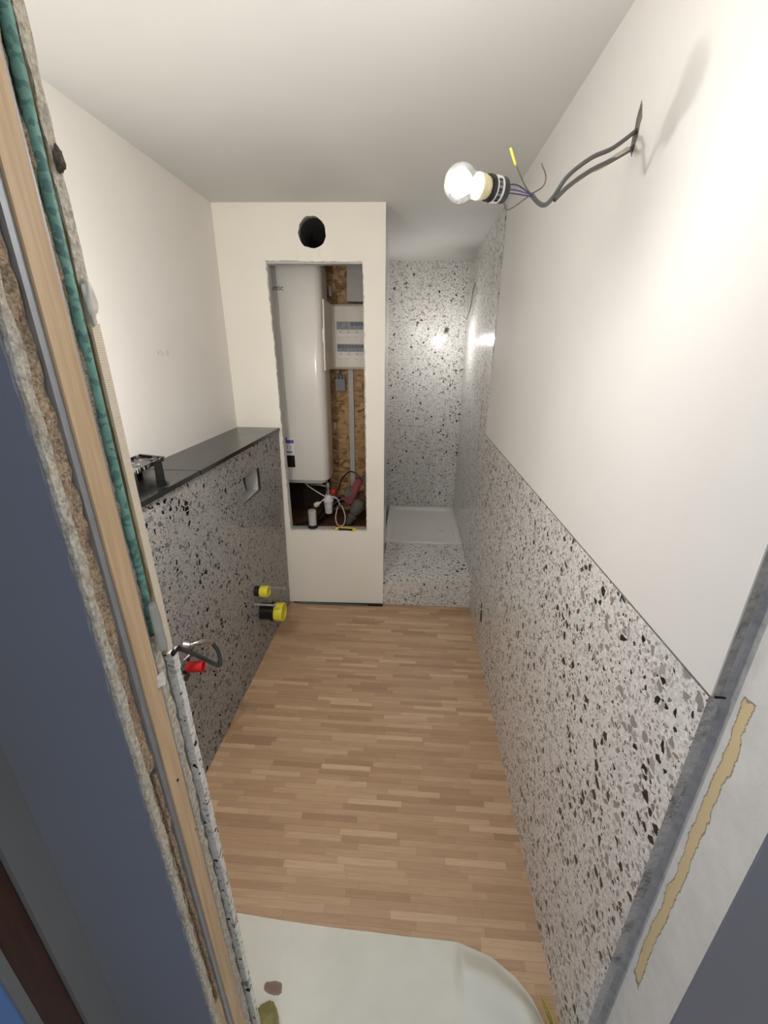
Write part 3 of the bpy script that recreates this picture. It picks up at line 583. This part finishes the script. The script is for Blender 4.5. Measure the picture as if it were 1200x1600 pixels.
rbox('grip', (-.755, 2.80, .83), (.2, 0, -.7), (0, -1, 0), (.03, .035, .12), M['drillgrey'], dr, .01)
tube('mains_lead', [(-.79, 2.79, .862), (-.83, 2.80, .895), (-.87, 2.81, .902), (-.91, 2.82, .87), (-.94, 2.83, .82), (-.955, 2.83, .76)], .005, M['black'], dr, 10)
dk = tag(tube('black_hose', [(-.86, 2.93, .60), (-.92, 2.93, .655), (-.99, 2.91, .64), (-1.05, 2.87, .59), (-1.11, 2.80, .535), (-1.17, 2.71, .53), (-1.24, 2.66, .53)], .022, M['black'], None, 12, 8, .1), 'black ribbed hose curving on the closet floor behind the siphon', 'hose')
# ------------------------------------------------------------------ distribution board
db = root('distribution_board', (-.84, 3.04, 1.57), 'ivory electrical distribution board with two rows of breakers and open cover', 'fuse box')
box('enclosure', (-1.018, 3.0, 1.575), (-.672, 3.0995, 1.978), M['plastic'], db, .006); fp = box('front_plate', (-1.006, 2.978, 1.584), (-.684, 3.003, 1.969), M['plastic'], db, .008, 3)
# cover door swung open to the left side of the board
cd = slab('cover', [(-1.003, 2.985, 1.578), (-1.001, 2.985, 1.975), (-.994, 2.700, 1.976), (-1.000, 2.700, 1.578)], (.009, 0, 0), M['plastic'], db)
slab('latch', [(-.999, 2.706, 1.735), (-.997, 2.706, 1.815), (-.995, 2.697, 1.805), (-.997, 2.697, 1.745)], (-.006, 0, 0), M['white'], cd)
for r_, zc in ((0, 1.848), (1, 1.712)):
    w = box('window', (-.962, 2.9745, zc-.024), (-.690, 2.979, zc+.024), M['brk'], db)
    random.seed(20+r_)
    n = 12
    for k in range(n):
        x = -.958+k*.0222
        if r_ == 0 and (k < 4 or k in (9, 10)): 
            if k == 0: box('breaker', (x, 2.9700, zc-.020), (x+.062, 2.9745, zc+.020), M['brk'], db, .001); box('test_button', (x+.02, 2.968, zc+.004), (x+.03, 2.970, zc+.012), M['brkd'], db)
            continue
        b = box('breaker', (x, 2.9700, zc-.020), (x+.0205, 2.9745, zc+.020), M['brk'] if not (r_ == 1 and k > 7) else M['black'], db, .001)
        box('toggle', (x+.004, 2.964, zc-.002), (x+.0165, 2.9700, zc+.008), M['brkd'], b)
        box('toggle_band', (x+.0005, 2.9694, zc+.009), (x+.020, 2.9700, zc+.0165), M['bluew'] if r_ == 0 else M['brkd'], b)
    box('label_strip', (-.955, 2.9755, zc-.066), (-.69, 2.9785, zc-.046), M['white'], db, .001)
    for k in range(4):
        x = -.945+k*.055
        text('circuit_label', ('\u25cf\u25a0', '\u25b2', '\u25cf', '\u25a0')[k], (x, 2.9778, zc-.042), (1, 0, 0), (0, 0, 1), .014, M['ink'], db) if False else box('circuit_mark', (x, 2.9773, zc-.043), (x+.016, 2.978, zc-.0415), M['ink'], db)
        box('circuit_mark', (x+.003, 2.9773, zc-.039), (x+.010, 2.978, zc-.032), M['brk'], db)
        lathe('strip_screw', (x, 2.9778, zc-.072), (0, -1, 0), [(0, .003), (.001, .003)], M['greyp'], db, 10)
    lathe('plate_screw', (-.996, 2.978, zc-.062), (0, -1, 0), [(0, .004), (.0015, .0035)], M['chrome'], db, 12)
# trunking below and junction box
tag(box('cable_trunking', (-.906, 3.075, .506), (-.870, 3.0995, 1.574), M['lgrey'], None, .002), 'narrow pale trunking running down the OSB below the fuse box', 'trunking')
jb = root('junction_box', (-.96, 3.07, 1.43), 'small grey junction box with cable glands left of the trunking', 'junction box')
box('housing', (-.998, 3.05, 1.425), (-.925, 3.0995, 1.51), M['greyp'], jb, .004); 
for x, y in ((-.99, 1.433), (-.933, 1.433), (-.99, 1.502), (-.933, 1.502)): lathe('lid_screw', (x, 3.05, y), (0, -1, 0), [(0, .003), (.001, .003)], M['lgrey'], jb, 8)
for x in (-.985, -.962, -.938): lathe('cable_gland', (x, 3.075, 1.51), (0, 0, 1), [(0, .0085), (.008, .0085), (.008, .011), (.018, .010), (.026, .007)], M['greyp'], jb, 10, smooth=False)
tube('cable', [(-.962, 3.075, 1.53), (-.962, 3.08, 1.574)], .004, M['black'], jb, 8)
# grey duct above the board, ceiling rose, bracket
tk = root('wide_trunking', (-.79, 3.04, 2.2), 'wide light grey trunking coming down above the fuse box', 'trunking')
slab('channel', [(-.897, 3.02, 1.995), (-.79, 3.0, 1.992), (-.785, 3.0, 2.35), (-.885, 3.02, 2.35)], (0, .07, 0), M['lgrey'], tk)
slab('channel', [(-.786, 3.0, 1.985), (-.690, 3.01, 1.988), (-.690, 3.01, 2.35), (-.780, 3.0, 2.35)], (0, .07, 0), M['lgrey'], tk)
tag(lathe('round_fitting', (-.95, 2.93, 2.195), (0, 0, 1), [(0, .02), (.004, .036), (.012, .04), (.03, .04)], M['lgrey'], None, 24), 'pale round fitting up at the closet top beside the heater', 'fitting')
tag(box('wall_bracket', (-1.022, 3.06, 2.03), (-1.006, 3.0995, 2.09), M['white'], None, .002), 'small white bracket on the OSB between heater and wide trunking', 'bracket')
tag(box('wall_clip', (-1.022, 3.07, 1.15), (-1.006, 3.0995, 1.20), M['plastic'], None, .002), 'small cream clip on the OSB beside the heater, low down', 'clip')
# ------------------------------------------------------------------ toilet connections on the left
def capipe(nm, loc, label, cat, base, r, x0, x1, bodymat, capmat, capl):
    rt_ = root(nm, loc, label, cat); y, z = base
    if x1-capl > x0: lathe('pipe', (x0, y, z), (1, 0, 0), [(0, r*.93), (x1-capl-x0, r*.93)], bodymat, rt_, 26)
    bm = bmesh.new(); blathe(bm, (x1-capl, y, z), (1, 0, 0), [(0, r*.97), (.004, r), (capl-.002, r*1.02), (capl, r*1.0), (capl, r*.86), (.012, r*.82), (.0115, .0001)], 28); o = fromb('yellow_cap', bm, capmat, rt_); autosmooth(o)
    return rt_
wcp = capipe('drain_pipe', (-1.28, 1.99, .29), 'black toilet drain pipe with large yellow end cap by the floor', 'pipe', (1.985, .292), .052, -1.285, -1.145, M['black'], M['yellow'], .055)
lathe('rubber_collar', (-1.218, 1.985, .292), (1, 0, 0), [(0, .050), (.003, .057), (.022, .057), (.025, .05)], M['black'], wcp, 26)
capipe('flush_pipe', (-1.28, 1.92, .47), 'small yellow capped flush pipe above the big drain pipe', 'pipe', (1.925, .462), .031, -1.285, -1.20, M['black'], M['yellow'], .045)
def rod(y, z, x1, label):
    r_ = root('threaded_rod', (-1.28, y, z), label, 'threaded rod', 'toilet mounting rods')
    bm = bmesh.new(); n = 60; blathe(bm, (-1.285, y, z), (1, 0, 0), [((x1+1.285)*k/n, .0052+.0008*(k % 2)) for k in range(n+1)], 10); fromb('rod', bm, M['zinc'], r_, False)
    lathe('washer', (x1-.012, y, z), (1, 0, 0), [(0, .013), (.002, .013)], M['chrome'], r_, 20); lathe('nut', (x1-.010, y, z), (1, 0, 0), [(0, .009), (.008, .009)], M['zinc'], r_, 6, smooth=False)
rod(1.90, .392, -1.157, 'threaded steel rod with nut in front of the black drain pipe'); rod(2.10, .378, -1.163, 'threaded steel rod beyond the small yellow pipe, nearest the closet')
# ------------------------------------------------------------------ washbasin connections
bp = root('waste_pipe', (-1.28, 1.21, .57), 'red capped waste pipe stub on the left terrazzo panel', 'pipe')
bm = bmesh.new(); blathe(bm, (-1.262, 1.205, .575), (1, .1, .05), [(0, .018), (.003, .020), (.058, .021), (.06, .0185), (.012, .017), (.0115, .0001)], 24); o = fromb('red_cap', bm, M['red'], bp); autosmooth(o)
lathe('elbow', (-1.29, 1.19, .545), (1, 0, 0), [(0, .021), (.02, .021), (.022, .018), (.03, .016)], M['black'], bp, 20)
vp = root('water_valve', (-1.28, 1.23, .64), 'metal angle valve with a dark hose above the red cap', 'valve')
lathe('wall_flange', (-1.285, 1.245, .645), (1, 0, 0), [(0, .024), (.004, .024), (.018, .016), (.03, .014)], M['chrome'], vp, 20)
tube('valve_body', [(-1.262, 1.245, .645), (-1.238, 1.26, .648), (-1.222, 1.29, .632), (-1.215, 1.315, .605)], .010, M['chrome'], vp, 12)
lathe('valve_nut', (-1.238, 1.26, .648), (.5, .8, -.25), [(0, .0145), (.012, .0145)], M['chrome'], vp, 6, smooth=False)
tube('hose', [(-1.215, 1.318, .60), (-1.208, 1.337, .54), (-1.201, 1.325, .488), (-1.206, 1.29, .52), (-1.213, 1.235, .595), (-1.22, 1.18, .665), (-1.227, 1.13, .725)], .0078, M['hose'], vp, 10, 10, .08)
lathe('hose_end', (-1.2268, 1.132, .722), (-.05, -.7, .7), [(0, .009), (.012, .010), (.012, .006)], M['black'], vp, 14)
tag(tube('twisted_strip', [(-1.272, 1.2, .61), (-1.252, 1.225, .62), (-1.245, 1.245, .60)], .004, M['chrome'], None, 8), 'short bright metal link between valve and red cap', 'fitting')
# socket hole in the right wall
sc = root('socket_hole', (0, 2.14, .25), 'dark rough cable hole low in the right terrazzo wall near the step', 'cable hole')
plate('hole', [jag([(2.098, .21), (2.125, .29), (2.15, .312), (2.162, .28), (2.158, .22), (2.14, .185), (2.115, .19)], .006, .02, 8)], (-.0004, 0, 0), (0, 1, 0), (0, 0, 1), .0006, plain('hole_brown', srgb(58, 46, 36), .9, 0, .5, 120), sc)
tube('wire_end', [(.002, 2.125, .275), (-.012, 2.12, .28)], .0016, M['white'], sc, 6)
# pencil mark on the left wall
tag(text('pencil_mark', '4 5 - 0', (XL2+.0006, 1.79, 1.668), (0, 1, 0), (0, 0, 1), .032, M['pencil'], None, 'LEFT', .0003), 'faint pencil note on the white left wall', 'pencil mark')
# ------------------------------------------------------------------ dust sheet on the floor in the doorway
bm = bmesh.new(); NX, NY = 60, 34; gg = []
edge = [(-1.2, .762), (-.968, .755), (-.79, .745), (-.565, .738), (-.435, .735), (-.26, .733), (-.16, .705), (-.10, .668), (-.06, .625), (-.042, .58), (-.032, .52), (-.03, .42)]
def yedge(x):
    for a, b in zip(edge, edge[1:]):
        if a[0] <= x <= b[0]: t = (x-a[0])/(b[0]-a[0]); return a[1]+(b[1]-a[1])*t
    return .42
for i in range(NX+1):
    t = i/NX; x = -1.05+1.019*(1-(1-t)**1.5); ye = yedge(x); yb = .512 if x < -.765 else -.1; row = []
    for j in range(NY+1):
        s_ = j/NY; y = yb+(ye-yb)*(1-(1-s_)**1.4)
        de = min(-.030-x, (ye-y)*.8 if x > -.27 else 9)
        lift = .045*math.exp(-((de-.06)/.035)**2)*min(1, max(de, 0)/.02)
        z = .005+lift+.002*noise.noise(Vector((x*7, y*9, 0)))+.001*noise.noise(Vector((x*22, y*17, 4)))
        row.append((x, y, z))
    gg.append(row)
for dz in (0, -.0012):
    vv = [[bm.verts.new((x, y, z+dz)) for x, y, z in row] for row in gg]
    for i in range(NX):
        for j in range(NY): bm.faces.new((vv[i][j], vv[i+1][j], vv[i+1][j+1], vv[i][j+1]))
def cloth_mat():
    s = NT('dust_sheet'); o = s.obj(); sp = s.n('ShaderNodeSeparateXYZ'); s.l(o, sp.inputs[0]); n = s.noise(o, 30, 4)[0]
    dx = s.math('DIVIDE', s.math('ADD', sp.outputs[0], .790), .026); dy = s.math('DIVIDE', s.math('ADD', sp.outputs[1], -.597), .015)
    d = s.math('ADD', s.math('MULTIPLY_ADD', dx, dx, s.math('MULTIPLY', dy, dy)), s.math('MULTIPLY_ADD', n, 2.4, -1.2))
    c = s.mix(s.ramp(d, [(.0, (.98,)*3), (.85, (.9,)*3), (1.0, (0, 0, 0))]), s.ramp(s.noise(o, 6, 3)[0], [(.3, srgb(212, 210, 198)), (.7, srgb(224, 222, 210))]), srgb(122, 98, 84))
    s.bump(s.noise(o, 14, 4)[0], .15, .01); return s.fin(c, .7)
o = fromb('dust_sheet', bm, cloth_mat(), None, True); tag(o, 'large white dust sheet with one curling edge on the doorway floor', 'dust sheet')
# olive sponge on the sheet, frayed yellow twine at its edge
bm = bmesh.new(); vs = []
prof = [(0, 0), (.045, .02), (.075, -.01), (.09, -.05), (.06, -.1), (-.02, -.1)]
for z in (.009, .032): vs.append([bm.verts.new((-.815+x*.75, .553+y*.75, z)) for x, y in prof])
bm.faces.new(vs[0][::-1]); bm.faces.new(vs[1])
for k in range(6): bm.faces.new((vs[0][k], vs[0][(k+1) % 6], vs[1][(k+1) % 6], vs[1][k]))
bmesh.ops.bevel(bm, geom=list(bm.edges), offset=.005, segments=3, affect='EDGES')
tag(fromb('sponge', bm, M['olive'], None, True), 'olive green sponge lying on the dust sheet beside the wall end', 'sponge')
tw = root('twine', (-.03, .56, 0), 'frayed yellow twine between the dust sheet and the terrazzo wall', 'twine')
random.seed(5)
for k in range(7):
    a = .575+random.uniform(-.02, .05); x = -.026+random.uniform(-.006, .008)
    tube('strand', [(x-.012, a+.03, .004), (x, a, .006), (x+.006, a-.04, .004+random.uniform(0, .01)), (x+.004, a-.1, .004)], .0011, M['yg'] if k % 2 else M['olive'], tw, 6)
